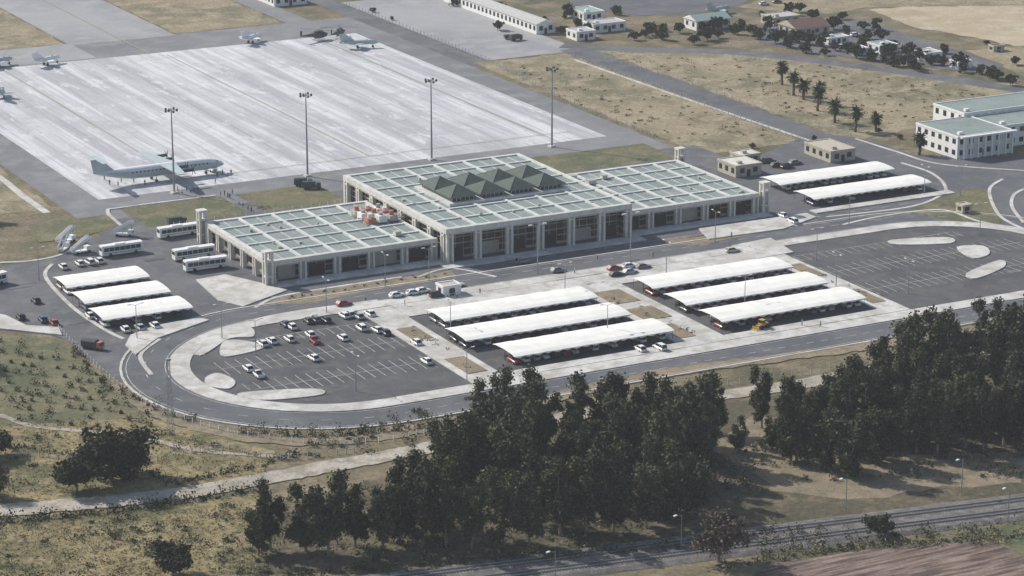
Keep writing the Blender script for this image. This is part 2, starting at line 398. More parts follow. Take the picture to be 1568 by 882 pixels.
# ---------------------------------------------------------------- terminal
T=empty('airport_terminal_building')
def part(mb,name,mats,par=T): return mb.obj(name,mats,parent=par)
FM=['conc','conc2','glass','dark','beam']
def facade(name,o,d,n,L,h,bays,big=False,setb=2.6,par=T):
    mb=MB()
    def lb(s0,s1,t0,t1,z0,z1,mi):
        x0=o[0]+d[0]*s0+n[0]*t0; x1=o[0]+d[0]*s1+n[0]*t1; y0=o[1]+d[1]*s0+n[1]*t0; y1=o[1]+d[1]*s1+n[1]*t1
        mb.box(x0,x1,y0,y1,z0,z1,mi)
    be=1.35 if big else 1.15
    lb(0,L,-.9,0,h-be,h+.02,0)
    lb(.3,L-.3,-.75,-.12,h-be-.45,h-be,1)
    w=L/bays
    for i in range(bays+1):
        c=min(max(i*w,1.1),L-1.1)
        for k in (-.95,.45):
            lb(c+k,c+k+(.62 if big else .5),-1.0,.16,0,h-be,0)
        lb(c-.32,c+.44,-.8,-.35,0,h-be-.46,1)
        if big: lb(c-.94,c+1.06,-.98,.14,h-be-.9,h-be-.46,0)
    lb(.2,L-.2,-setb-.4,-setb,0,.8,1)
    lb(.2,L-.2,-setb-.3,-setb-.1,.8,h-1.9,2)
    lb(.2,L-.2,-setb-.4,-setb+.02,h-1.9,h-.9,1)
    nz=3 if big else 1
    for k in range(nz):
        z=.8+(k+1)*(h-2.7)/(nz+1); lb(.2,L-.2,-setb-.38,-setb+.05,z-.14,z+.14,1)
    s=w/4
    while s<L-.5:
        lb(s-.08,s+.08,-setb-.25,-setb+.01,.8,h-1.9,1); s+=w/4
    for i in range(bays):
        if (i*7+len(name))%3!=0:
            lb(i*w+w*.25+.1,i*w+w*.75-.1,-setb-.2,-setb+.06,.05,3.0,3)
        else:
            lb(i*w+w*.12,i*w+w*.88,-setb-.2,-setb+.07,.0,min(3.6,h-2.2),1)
    return part(mb,name,FM,par)
def roof(name,x0,x1,y0,y1,h,nx,ny,par=T):
    mb=MB(); mb.box(x0+.5,x1-.5,y0+.5,y1-.5,h-.7,h-.28,0)
    for i in range(nx+1):
        c=x0+(x1-x0)*i/nx; c=min(max(c,x0+.92),x1-.92)
        mb.box(c-.45,c+.45,y0+.9,y1-.9,h-.5,h+.05,1)
    for j in range(ny+1):
        c=y0+(y1-y0)*j/ny; c=min(max(c,y0+.92),y1-.92)
        mb.box(x0+.9,x1-.9,c-.4,c+.4,h-.5,h+.053,1)
    for i in range(nx):
        c=x0+(x1-x0)*(i+.5)/nx; mb.box(c-.07,c+.07,y0+.9,y1-.9,h-.5,h-.16,1)
    rr=random.Random(len(name))
    for k in range(int(nx*ny*.3)):
        x=rr.uniform(x0+3,x1-3);y=rr.uniform(y0+3,y1-3); s=rr.uniform(.2,.5); mb.box(x-s,x+s,y-s,y+s,h-.4,h+rr.uniform(.1,.5),2)
    part(mb,name,['teal','beam','conc2'],par)
hW,hM=6.0,9.5
facade('left_wing_front',(0,0),(1,0),(0,-1),47.9,hW,5)
facade('left_wing_side',(0,.95),(0,1),(-1,0),42.1,hW,5)
facade('left_wing_back',(0,44),(1,0),(0,1),47.9,hW,5)
facade('right_wing_front',(104.1,0),(1,0),(0,-1),43.9,hW,5)
facade('right_wing_side',(148,.95),(0,1),(1,0),42.1,hW,5)
facade('right_wing_back',(104.1,44),(1,0),(0,1),43.9,hW,5)
facade('hall_front_facade',(48,-4.8),(1,0),(0,-1),56,hM,6,True,4)
facade('hall_side_facade',(48,-3.85),(0,1),(-1,0),63,hM,7,True,1.2)
facade('hall_side_facade_east',(104,-3.85),(0,1),(1,0),63,hM,7,True,1.2)
facade('hall_back_facade',(48,60.1),(1,0),(0,1),56,hM,6,True,2)
roof('left_wing_roof',0,47.9,0,44,hW,5,5)
roof('right_wing_roof',104.1,148,0,44,hW,5,5)
roof('hall_roof',48,104,-4.8,60.1,hM,6,7)
mb=MB()
mb.box(59.5,96.5,16,38,hM-.2,hM+.55,2)
for i in range(4):
    x0=60.2+i*9.0;x1=x0+8.6;y0=17;y1=37
    mb.box(x0+.8,x1-.8,y0+.8,y1-.8,hM+.5,hM+1.7,1)
    for k in range(6): 
        xx=x0+.9+k*1.3; mb.box(xx-.06,xx+.06,y0+.72,y1-.72,hM+.5,hM+1.69,2)
    z=hM+1.7; zt=z+2.5; xc=(x0+x1)/2
    for ya,yb in ((y0,(y0+y1)/2),((y0+y1)/2,y1)):
        b=[(x0,ya,z),(x1,ya,z),(x1,yb,z),(x0,yb,z)]; t=(xc,(ya+yb)/2,zt)
        for a in range(4): mb.face([b[a],b[(a+1)%4],t],0)
        mb.face(b[::-1],0)
        for a in range(4): mb.tube((b[a][0],b[a][1],z+.03),t,.08,.06,4,3,False)
part(mb,'skylight_lanterns',['tealdk','glass','beam','teal'])
for i,(x,y) in enumerate(((-1.4,-1.4),(-1.4,44),(148.6,-1.2),(148.6,44.2))):
    mb=MB()
    for a in (0,1.7):
        for b in (0,1.7): mb.box(x+a,x+a+.6,y+b,y+b+.6,0,8.6,0)
    mb.box(x-.1,x+2.4,y-.1,y+2.4,8.6,9.1,0); mb.box(x+.1,x+2.2,y+.1,y+2.2,2.2,2.6,0); mb.box(x+.1,x+2.2,y+.1,y+2.2,6.2,6.6,0); mb.box(x+.4,x+1.9,y+.4,y+1.9,0,6.2,1)
    part(mb,'corner_tower_%d'%i,['conc','conc2'])
mb=MB(); bx,by=G(578,334,6)
for k in range(3):
    for j in range(3):
        x=bx-5+k*3.2; y=by-5+j*4.2
        mb.box(x,x+2.3,y,y+3.0,6.1,7.5+.4*((k+j)%2),(k+j)%3)
        mb.tube((x+1.1,y+1.5,7.3),(x+1.1,y+1.5,8.6),.7,.6,10,(k+j+1)%3)
for j in range(3): mb.tube((bx-6,by-4+j*4,6.6),(bx+7,by-4+j*4,6.6),.25,.25,6,1)
part(mb,'roof_plant',['rust','white','conc2'])
mb=MB()
for (x,y,s) in ((112,32,1.2),(118,35,.8),(110,39,1),(40,8,.8)): mb.box(x-s,x+s,y-s,y+s,5.9,6.9,0); mb.box(x-s-.1,x+s+.1,y-s-.1,y+s+.1,6.9,7.0,1)
part(mb,'roof_vents',['conc','conc2'])

# ---------------------------------------------------------------- other buildings
def building(name,x0,x1,y0,y1,h,roofm='teal',wallm='white',storeys=2,pitched=False):
    E=empty(name,(0,0,0)); mb=MB(); mb.box(x0,x1,y0,y1,0,h-.35,0)
    win=MB(); 
    sh=(h-.35)/storeys
    for st in range(storeys):
        z0=st*sh+sh*.35;z1=st*sh+sh*.8
        n=max(1,int((x1-x0)/3.2))
        for i in range(n):
            c=x0+(x1-x0)*(i+.5)/n
            for yy,sg in ((y0,-1),(y1,1)): win.box(c-.8,c+.8,yy-.05*1,yy+.05,z0,z1,0); win.box(c-.95,c+.95,yy+sg*.02-.08,yy+sg*.02+.08,z0-.18,z0-.02,1)
        n=max(1,int((y1-y0)/3.2))
        for i in range(n):
            c=y0+(y1-y0)*(i+.5)/n
            for xx in (x0,x1): win.box(xx-.05,xx+.05,c-.8,c+.8,z0,z1,0)
    win.box((x0+x1)/2-.6,(x0+x1)/2+.6,y0-.06,y0+.06,0,2.2,0)
    win.obj('windows',['glass','conc'],parent=E)
    r=MB()
    if pitched:
        xc=(x0+x1)/2; yc=(y0+y1)/2; e=.4; z=h-.35; zt=z+min(x1-x0,y1-y0)*.2
        if (x1-x0)>(y1-y0):
            a=[(x0-e,y0-e,z),(x1+e,y0-e,z),(x1+e,yc,zt),(x0-e,yc,zt)]; b=[(x0-e,yc,zt),(x1+e,yc,zt),(x1+e,y1+e,z),(x0-e,y1+e,z)]
            c=[(x0-e,y0-e,z),(x0-e,yc,zt),(x0-e,y1+e,z)]; d=[(x1+e,y0-e,z),(x1+e,y1+e,z),(x1+e,yc,zt)]
        else:
            a=[(x0-e,y0-e,z),(xc,y0-e,zt),(xc,y1+e,zt),(x0-e,y1+e,z)]; b=[(xc,y0-e,zt),(x1+e,y0-e,z),(x1+e,y1+e,z),(xc,y1+e,zt)]
            c=[(x0-e,y0-e,z),(x1+e,y0-e,z),(xc,y0-e,zt)]; d=[(x0-e,y1+e,z),(xc,y1+e,zt),(x1+e,y1+e,z)]
        r.face(a,0);r.face(b,0);r.face(c,1);r.face(d,1)
    else:
        r.box(x0+.3,x1-.3,y0+.3,y1-.3,h-.4,h-.2,0)
        for q in ((x0-.15,x1+.15,y0-.15,y0+.25),(x0-.15,x1+.15,y1-.25,y1+.15),(x0-.15,x0+.25,y0+.25,y1-.25),(x1-.25,x1+.15,y0+.25,y1-.25)): r.box(q[0],q[1],q[2],q[3],h-.6,h,1)
        if x1-x0>6: r.box(x0+2,x0+3.5,y0+2,y0+3.2,h-.3,h+.6,1)
    r.obj('roof',[roofm,wallm],parent=E); mb.obj('walls',[wallm],parent=E)
    return E
M['cream']=plain('cream_wall',(.46,.42,.34),.85); M['grayroof']=plain('grey_roof',(.42,.42,.41),.8); M['redroof']=plain('brown_roof',(.17,.105,.085),.85,amp=.3)
M['tealr']=plain('teal_roof_sheet',(.28,.36,.34),.7)
E0=building('office_building',235.5,256,25,46,7.2,'teal')
building('office_building',256.2,300,31,46,7.0,'teal')
building('office_building',254,300,46.2,62,8.2,'teal')
mb=MB()
for k in range(8): mb.box(237+k*2.6,237.5+k*2.6,23.6,24.2,0,6.8,0)
mb.box(236,257,23.5,24.9,6.6,7.1,0)
for z in (.1,3.4): mb.box(236,256,24.2,24.9,z,z+.3,0)
mb.obj('colonnade',['white'],parent=E0)
building('gatehouse_building',164,173,37,47,3.8,'conc','cream',1)
building('gatehouse_building',199,208,39,53,3.8,'cream','cream',1)
building('gatehouse_building',174,181,50,56,3,'conc','cream',1)
def bpx(name,px,py,du,dv,h,**k):
    x,y=G(px,py); return building(name,x-du,x,y,y+dv,h,**k)
bpx('barracks_building',850,50,8,78,4.2,roofm='grayroof',storeys=1,pitched=True)
bpx('barracks_building',912,60,8,8,3.5,roofm='grayroof',storeys=1)
bpx('barracks_building',958,46,14,8,3.5,roofm='grayroof',storeys=1)
bpx('barracks_building',925,30,9,12,3.6,roofm='tealr',storeys=1)
bpx('barracks_building',1118,42,15,9,4,roofm='tealr',storeys=1,pitched=True)
bpx('shed_building',1270,52,15,12,3.6,roofm='redroof',wallm='cream',storeys=1,pitched=True)
bpx('shed_building',1225,36,12,9,3.4,roofm='grayroof',wallm='cream',storeys=1)
bpx('barracks_building',1375,80,8,8,3.2,roofm='tealr',storeys=1)
bpx('barracks_building',1330,84,6,5,2.8,roofm='grayroof',storeys=1)
bpx('barracks_building',1300,66,9,5,2.8,roofm='grayroof',storeys=1)
bpx('barracks_building',1442,92,7,7,3.2,roofm='grayroof',storeys=1)
bpx('barracks_building',1488,104,6,5,2.8,roofm='tealr',storeys=1)
bpx('hangar_building',470,6,14,18,4,roofm='grayroof',storeys=1)
bpx('hut',1487,326,3,3,2.6,roofm='cream',wallm='cream',storeys=1)
bpx('kiosk_building',706,452,5,4,3,roofm='cream',wallm='white',storeys=1)
bpx('hut',1538,78,5,3,2.4,roofm='redroof',wallm='cream',storeys=1)

# ---------------------------------------------------------------- parking canopies
def canopy(u0,u1,v0,v1):
    E=empty('parking_canopy',((u0+u1)/2,(v0+v1)/2,0)); ox,oy=E.location.x,E.location.y
    mb=MB(); n=int(round((u1-u0)/2.6)); w=(u1-u0)/n; prof=[(0,2.55),(.14,2.85),(.5,3.02),(.86,2.85),(1,2.55)]
    for i in range(n):
        a=u0+i*w-ox; b=a+w-.03; dz=(i%2)*.03+R_.uniform(-.02,.02)
        for k in range(4):
            y0=v0+(v1-v0)*prof[k][0]-oy; y1=v0+(v1-v0)*prof[k+1][0]-oy; z0=prof[k][1]+dz; z1=prof[k+1][1]+dz
            mb.hexa([(a,y0,z0-.09),(b,y0,z0-.09),(b,y1,z1-.09),(a,y1,z1-.09),(a,y0,z0),(b,y0,z0),(b,y1,z1),(a,y1,z1)],0)
        for yy,s in ((v0-oy,-1),(v1-oy,1)):
            m_=(a+b)/2; z=2.5+dz
            mb.face([(a,yy+s*.01,z),(b,yy+s*.01,z),(b,yy+s*.05,z-.10),(m_,yy+s*.05,z-.42),(a,yy+s*.05,z-.10)],0)
    mb.obj('roof_sheet',['canopy'],parent=E)
    fr=MB(); n=max(3,int((u1-u0)/5)); yc=(v0+v1)/2-oy
    for i in range(n+1):
        x=u0+.4+(u1-u0-.8)*i/n-ox
        fr.tube((x,yc,0),(x,yc,2.75),.11,.09,6,0)
        for s in (-1,1): 
            fr.tube((x,yc,2.0),(x,yc+s*(v1-v0)*.36,2.68),.05,.05,4,0); 
            fr.tube((x,yc+s*(v1-v0)*.47,0),(x,yc+s*(v1-v0)*.47,2.5),.04,.04,4,0)
    fr.obj('frame',['dsteel'],parent=E)
CAN=[(22,64.5,-56,-45.5),(19.5,64.5,-72,-61),(24,67.0,-88,-77),(80,122,-56,-45.5),(80,122,-72,-61),(80.5,122.5,-87.5,-76.5),
     (-49,-27,13,24),(-49.5,-27,-2,9),(-50,-27,-17,-6),(165.5,206,16,26.5),(165,206,-2,8.5)]
for c in CAN: canopy(*c)
slab('pavement',rect(162,210,-8,-4.5),'walk')

# ---------------------------------------------------------------- vehicles
def carmesh(name,colmat,kind=0):
    mb=MB()
    secs=[(-2.12,.38,.70,.70),(-2.0,.28,.86,.80),(-1.2,.26,.93,.85),(0,.25,.92,.86),(.9,.26,.90,.85),(1.8,.28,.76,.80),(2.1,.36,.62,.68)]
    rs=[]
    for x,a,b,w in secs: rs.append([(x,-w,a+.1),(x,-w*.85,a),(x,w*.85,a),(x,w,a+.1),(x,w,b-.12),(x,w*.86,b),(x,-w*.86,b),(x,-w,b-.12)])
    mb.rings(rs,0)
    xb,xt0,xt1,xf=(-1.95,-1.35,.15,.95) if kind==0 else ((-2.05,-1.9,.25,1.0) if kind==1 else (-.2,.0,.75,1.3))
    zt=1.42 if kind==0 else (1.62 if kind==1 else 1.5)
    zb=.9
    b=[(xb,-.74,zb),(xf,-.74,zb),(xf,.74,zb),(xb,.74,zb)]; t=[(xt0,-.58,zt),(xt1,-.58,zt),(xt1,.58,zt),(xt0,.58,zt)]
    mb.hexa(b+t,1)
    mb.hexa([(xt0-.02,-.6,zt),(xt1+.02,-.6,zt),(xt1+.02,.6,zt),(xt0-.02,.6,zt),(xt0+.1,-.5,zt+.06),(xt1-.1,-.5,zt+.06),(xt1-.1,.5,zt+.06),(xt0+.1,.5,zt+.06)],0)
    for s in (-1,1):
        mb.tube((xb,s*.75,zb),(xt0,s*.6,zt),.05,.05,4,0);mb.tube((xf,s*.75,zb),(xt1,s*.6,zt),.04,.04,4,0);mb.tube(((xt0+xt1)/2,s*.755,zb),((xt0+xt1)/2,s*.6,zt),.04,.04,4,0)
        for x in (-1.3,1.3):
            mb.tube((x,s*.66,.32),(x,s*.88,.32),.32,.32,12,2); mb.tube((x,s*.87,.32),(x,s*.9,.32),.17,.17,8,3)
        mb.box(2.02,2.1,s*.62-.14,s*.62+.14,.5,.62,3); mb.box(-2.12,-2.06,s*.6-.13,s*.6+.13,.6,.74,4)
    if kind==2: mb.box(-2.0,-.25,-.8,.8,.86,1.02,0); mb.box(-1.9,-.35,-.7,.7,1.0,1.03,1)
    return mb.mesh(name,[colmat,'glass','tyre','steel','red'])
cols=[('white',(.75,.75,.74)),('white',(.7,.71,.70)),('silver',(.42,.44,.46)),('red',(.34,.045,.035)),('blue',(.06,.08,.15)),('darkgreen',(.05,.07,.06)),('black',(.035,.035,.04)),('cream',(.55,.5,.4)),('grey',(.2,.21,.22))]
CM={}
for i,(n,c) in enumerate(cols):
    mm=plain('car_paint_%s_%d'%(n,i),c,.3,amp=.03,spec=.5)
    for k in range(3): CM[(i,k)]=carmesh('car_body',mm,k)
def car(u,v,rot,ci=None,k=None):
    ci=R_.choice([0,0,1,1,2,3,4,5,6,7,8,0]) if ci is None else ci
    k=R_.choice([0,0,0,1]) if k is None else k
    place(CM[(ci,k)],'parked_car' if k<2 else 'pickup_truck',(u,v,.16),rot)
H=math.pi/2
for px,py,ci,k in ((437,500,4,0),(447,504,0,0),(472,495,5,0),(483,493,8,1),(499,494,6,0),(527,487,0,0),(536,485,1,0),(549,488,2,0),(566,484,0,0),
  (402,530,1,0),(416,526,0,0),(443,523,0,0),(475,516,0,0),(482,526,3,2),(525,521,0,0),(553,506,0,1),(577,509,0,0),(590,513,6,0),(480,552,0,0),
  (380,568,0,0),(396,578,0,2),(637,528,0,0),(653,557,0,0),(527,469,3,0),(608,456,0,0),(634,452,0,0),(648,449,1,0),
  (55,464,5,0),(66,493,4,0),(83,498,3,0),(32,489,6,0),(138,487,0,0),(192,508,0,0),(214,505,2,0),(237,502,0,0),(97,412,0,0),(122,407,0,0),(137,405,0,1),(152,403,0,0),
  (945,424,6,0),(965,420,2,0),(985,412,8,0),(800,404,8,0),(980,538,0,0),(1010,536,0,1),(1197,333,0,0),(1213,342,0,1),(1178,250,6,1),(1190,256,5,0),(1205,258,6,1),(1218,252,8,0),
  (855,418,8,0),(700,440,0,0),(682,446,2,0),(780,60,6,1),(1170,8,0,0),(1190,5,6,0),(1290,74,0,0),(1345,70,5,1),(1400,98,0,0),(1425,80,0,1),(1310,56,0,0)):
    u,v=G(px,py); r=H+R_.uniform(-.06,.06)
    if py<330 or 395<py<470 and px>500: r=R_.uniform(-.1,.1)
    car(u,v,r,ci,k)
for u0,u1,v0,v1 in CAN:
    u=u0+1.4
    while u<u1-1:
        if R_.random()<.72: car(u,v0+3.1,H+R_.choice((0,math.pi)))
        if R_.random()<.5: car(u,v1-2.7,-H)
        u+=2.6
for k in range(13):
    if R_.random()<.4: car(22+k*3.6,-30.2,R_.uniform(-.05,.05))
for k in range(10):
    if R_.random()<.4: car(84+k*4.5,-30.2,R_.uniform(-.05,.05))
def busmesh(col):
    mb=MB(); L=11.5;W=1.25
    rs=[]
    for x,s in ((-L/2,.9),(-L/2+.2,1),(L/2-.5,1),(L/2,.86)):
        w=W*s; rs.append([(x,-w*.95,.45),(x,w*.95,.45),(x,w,.7),(x,w,2.7),(x,w*.86,3.05),(x,-w*.86,3.05),(x,-w,2.7),(x,-w,.7)])
    mb.rings(rs,0)
    for s in (-1,1):
        for i in range(7): mb.box(-5.2+i*1.48,-3.85+i*1.48,s*1.2,s*1.275,1.55,2.55,1)
        mb.box(-5.3,5.2,s*1.2,s*1.268,1.0,1.18,3)
        for x in (-3.4,3.6): mb.tube((x,s*.95,.5),(x,s*1.28,.5),.5,.5,12,2)
    mb.box(L/2-.1,L/2+.03,-1.0,1.0,1.4,2.7,1); mb.box(-L/2-.03,-L/2+.1,-.9,.9,1.7,2.6,1); mb.box(-2,1,-.7,.7,3.0,3.25,0)
    return mb.mesh('bus_body',[col,'glass','tyre','tealr'])
BM=busmesh('white')
for px,py,r in ((186,390,0.02),(273,362,.05),(297,396,.04),(315,413,-.02),(-20,440,.3)):
    u,v=G(px,py); place(BM,'bus',(u,v,.14),r)
def stairs():
    mb=MB(); mb.box(-3,3,-1,1,.5,.9,0); mb.box(1.4,3,-1,1,.9,2.1,0); mb.box(2.2,3.03,-.85,.85,1.3,1.9,1)
    for x in (-2,2.2):
        for s in (-1,1): mb.tube((x,s*.7,.45),(x,s*1.02,.45),.45,.45,10,2)
    for i in range(12):
        x=-3.6+i*.45; z=.9+i*.27; mb.box(x,x+.47,-.7,.7,z-.12,z,3)
    for s in (-1,1):
        mb.hexa([(-3.7,s*.75-.04,.8),(1.8,s*.75-.04,4.0),(1.8,s*.75+.04,4.0),(-3.7,s*.75+.04,.8),(-3.7,s*.75-.04,1.9),(1.8,s*.75-.04,5.1),(1.8,s*.75+.04,5.1),(-3.7,s*.75+.04,1.9)],0)
    mb.box(1.8,3.2,-.8,.8,3.9,4.02,3); mb.box(1.8,3.2,-.8,-.74,4,5.1,0); mb.box(1.8,3.2,.74,.8,4,5.1,0); mb.tube((2.6,0,.9),(2.6,0,3.9),.12,.12,6,3); mb.tube((-.5,0,.9),(.9,0,3.4),.1,.1,6,3)
    return mb.mesh('stairs_body',['acwhite','glass','tyre','steel'])
SM=stairs()
for px,py,r in ((190,362,-.6),(102,372,.3),(98,384,.9),(322,262,1.7),(125,388,.2)):
    u,v=G(px,py); o=place(SM,'boarding_stairs_truck',(u,v,.1),r); o.scale=(.85,.85,.85)
def truck(col,tarp):
    mb=MB(); mb.box(-3.4,3.2,-1,1,.6,.9,3); 
    mb.hexa([(1.6,-1.1,.7),(3.3,-1.1,.7),(3.3,1.1,.7),(1.6,1.1,.7),(1.6,-1.05,2.5),(2.9,-1.05,2.5),(2.9,1.05,2.5),(1.6,1.05,2.5)],0)
    mb.box(2.2,3.2,-1.0,1.0,1.5,2.2,1)
    rs=[]
    for x in (-3.5,1.3): rs.append([(x,-1.2,.9),(x,1.2,.9),(x,1.2,2.5),(x,.8,2.95),(x,-.8,2.95),(x,-1.2,2.5)])
    mb.rings(rs,4)
    for x in (-2.4,-1.3,2.3):
        for s in (-1,1): mb.tube((x,s*.8,.5),(x,s*1.15,.5),.5,.5,10,2)
    return mb.mesh('truck_body',[col,'glass','tyre','dsteel',tarp])
TG=truck('acdark','acdark'); TR=truck('rust','dsteel')
for px,py,r,me in ((272,345,.0,TG),(465,285,-.4,TG),(478,290,-.4,TG),(143,535,-.9,TR),(790,62,.2,TG)):
    u,v=G(px,py); o=place(me,'cargo_truck',(u,v,.1),r); o.scale=(.8,.8,.8)
mb=MB(); mb.box(-1.8,1.0,-.8,.8,.9,1.7,0); mb.box(-.6,.7,-.7,.7,1.7,2.6,1); mb.box(-.7,.8,-.8,.8,2.6,2.72,0)
for x in (-1.2,1.3):
    for s in (-1,1): mb.tube((x,s*.75,.7),(x,s*1.25,.7),.7,.7,12,2)
for s in (-.5,.5): mb.tube((.6,s,1.5),(2.9,s,.7),.12,.12,6,0)
mb.box(2.7,3.6,-1.3,1.3,.2,.35,0); mb.box(2.65,2.8,-1.3,1.3,.2,1.1,0); mb.box(1,2,-.6,.6,.8,1.3,0)
u,v=G(1167,504); o=mb.obj('wheel_loader',['yellow','glass','tyre'],loc=(u,v,.16),rot=3.4); o.scale=(.85,.85,.85)

# ---------------------------------------------------------------- aircraft
def aircraft(name,L,R,span,sweep,pos,rot,col,high=False,fin=4.5,ttail=True,eng='rear',chord=4.5,zc=None,top=None):
    E=empty(name,(pos[0],pos[1],.1)); E.rotation_euler=(0,0,rot)
    mb=MB(); zc=zc or R+1.3; rs=[]
    for t,s,dz in ((0,.06,.45),(.05,.3,.35),(.15,.65,.2),(.28,.95,.03),(.4,1,0),(.75,1,0),(.86,.95,-.02),(.93,.75,-.08),(.98,.4,-.18),(1,.1,-.25)):
        x=-L/2+L*t; rs.append([(x,R*s*math.cos(a*math.pi/7),zc+dz*R*1.6+R*s*math.sin(a*math.pi/7)) for a in range(14)])
    mb.rings(rs,0)
    fo=mb.obj('fuselage',[col,top or col],parent=E,smooth=True)
    for p in fo.data.polygons:
        if p.normal.z>.45: p.material_index=1
    w=MB()
    wz=zc+R*.85 if high else zc-R*.55; x0=L*.06
    def wing(root,tip,cr,ct,z0,z1,y0,y1,th):
        w.hexa([(root-cr,y0,z0-th),(root,y0,z0-th),(tip,y1,z1-th*.5),(tip-ct,y1,z1-th*.5),(root-cr,y0,z0+th),(root,y0,z0+th),(tip,y1,z1+th*.5),(tip-ct,y1,z1+th*.5)],0)
    for s in (-1,1):
        wing(x0+chord*.5,x0+chord*.5-sweep,chord,chord*.4,wz,wz+.4,0,s*span/2,.2)
        tz=zc+R+fin-.1 if ttail else zc+R*.4
        wing(-L/2+chord*.75,-L/2+chord*.75-sweep*.3,chord*.5,chord*.3,tz,tz,0,s*span*.18,.1)
    w.hexa([(-L/2+.3,-.15,zc+R*.6),(-L/2+chord*1.35,-.15,zc+R*.8),(-L/2+chord*1.35,.15,zc+R*.8),(-L/2+.3,.15,zc+R*.6),(-L/2-.4,-.08,zc+R+fin),(-L/2+chord*.5,-.08,zc+R+fin),(-L/2+chord*.5,.08,zc+R+fin),(-L/2-.4,.08,zc+R+fin)],0)
    w.obj('wings_and_tail',[col],parent=E)
    d=MB()
    if eng=='prop':
        for y in (-.32,-.17,.17,.32):
            Y=y*span; d.tube((x0-1,Y,wz-.2),(x0+chord*.5+1.6,Y,wz-.2),.5,.45,10,0)
            for a in range(4):
                t=a*math.pi/2+.5; X=x0+chord*.5+1.7; c,s_=math.cos(t)*1.9,math.sin(t)*1.9
                d.tube((X,Y,wz-.2),(X,Y+c,wz-.2+s_),.14,.08,4,0)
    for x,y in ((L*.36,0),(-L*.04,-R*1.1),(-L*.04,R*1.1)):
        d.tube((x,y,.5),(x,y,zc-R*.5),.1,.1,6,0); d.tube((x,y-.25,.45),(x,y+.25,.45),.45,.45,10,0)
    if L>15:
        for i in range(20):
            for s in (-1,1): d.box(-L*.22+i*L*.03,-L*.22+i*L*.03+.45,s*R*.955,s*(R*.985+.01),zc+.25,zc+.65,0)
        d.box(L*.425,L*.445,-R*.55,R*.55,zc+.35,zc+.75,0)
    else: d.tube((L*.18,0,zc+R*.7),(L*.3,0,zc+R*.55),R*.45,R*.3,8,0)
    d.obj('engines_gear_windows',['acdark'],parent=E)
u,v=G(244,276)
aircraft('transport_aircraft',41,1.85,32,3,(u,v),.02,'acgrey',high=True,fin=3.4,eng='prop',chord=5,top='acwhite')
for px,py,r,c,L in ((385,66,.6,'acwhite',13),(72,100,.4,'acwhite',13),(-2,102,.4,'acgrey',13),(550,74,-.3,'acgrey',14),(1100,22,.3,'acgrey',14),(2,150,1.2,'acgrey',12)):
    u,v=G(px,py); aircraft('parked_jet_aircraft',L,.85,L*.68,3.2,(u,v),r,c,fin=2.4,ttail=False,eng=None,chord=4)
def heli(u,v,r):
    mb=MB(); rs=[]
    for x,s,z in ((4.2,.15,1.6),(3.6,.7,1.7),(2.2,1.1,1.9),(-1.5,1.1,2),(-3,.6,2.3),(-8.5,.18,2.7)):
        rs.append([(x,1.0*s*math.cos(a*math.pi/6),z+s*1.1*math.sin(a*math.pi/6)) for a in range(12)])
    mb.rings(rs,0); mb.box(-8.9,-8,-.08,.08,2.6,4.6,0); mb.box(-1.8,1.6,-.5,.5,2.8,3.5,0); mb.tube((0,0,3.4),(0,0,4),.15,.15,6,1)
    for a in range(4):
        t=a*math.pi/2+.4; mb.hexa([(0,-.18,3.95),(0,.18,3.95),(7*math.cos(t)-.18*math.sin(t),7*math.sin(t)+.18*math.cos(t),3.8),(7*math.cos(t)+.18*math.sin(t),7*math.sin(t)-.18*math.cos(t),3.8),
            (0,-.18,4.0),(0,.18,4.0),(7*math.cos(t)-.18*math.sin(t),7*math.sin(t)+.18*math.cos(t),3.85),(7*math.cos(t)+.18*math.sin(t),7*math.sin(t)-.18*math.cos(t),3.85)],1)
    for s in (-1,1): mb.tube((-2.5,s*1,.3),(2.5,s*1,.3),.08,.08,6,1); mb.tube((-1,s*1,.3),(-1,s*.6,1.2),.06,.06,4,1); mb.tube((1,s*1,.3),(1,s*.6,1.2),.06,.06,4,1); mb.box(2.2,3.6,s*.5,s*1.02,1.8,2.4,2)
    mb.obj('helicopter',['acdark','dsteel','glass'],loc=(u,v,.1),rot=r)
for px,py,r in ((488,62,.3),(520,58,.8)): u,v=G(px,py); heli(u,v,r)

# ---------------------------------------------------------------- masts, lamps, fences
mb=MB(); mb.tube((0,0,0),(0,0,25),.34,.16,8,0); mb.box(-.9,.9,-.9,.9,0,.5,2)
mb.tube((-1.8,0,24.4),(1.8,0,24.4),.1,.1,4,0); mb.tube((0,-1.8,24.4),(0,1.8,24.4),.1,.1,4,0); 
for a in range(8):
    t=a*math.pi/4; x,y=1.7*math.cos(t),1.7*math.sin(t); mb.box(x-.24,x+.24,y-.24,y+.24,24.0+.4*(a%2),24.6+.4*(a%2),1); 
    t2=t+math.pi/4; mb.tube((x,y,24.3),(1.7*math.cos(t2),1.7*math.sin(t2),24.3),.05,.05,4,0)
mb.tube((0,0,25),(0,0,26.2),.06,.03,4,0)
mast=mb.mesh('mast',['steel','dsteel','conc'])
for px,py in ((267,296),(471,270),(661,245),(845,225)): u,v=G(px,py); place(mast,'floodlight_mast',(u,v,0))
mb=MB(); mb.tube((0,0,0),(0,0,8.6),.13,.07,6,0)
for s in (-1,1): mb.tube((0,0,8.5),(s*1.4,0,8.9),.05,.05,4,0); mb.box(s*1.2,s*2.0,-.16,.16,8.82,8.98,1)
lamp=mb.mesh('lamp',['steel','conc'])
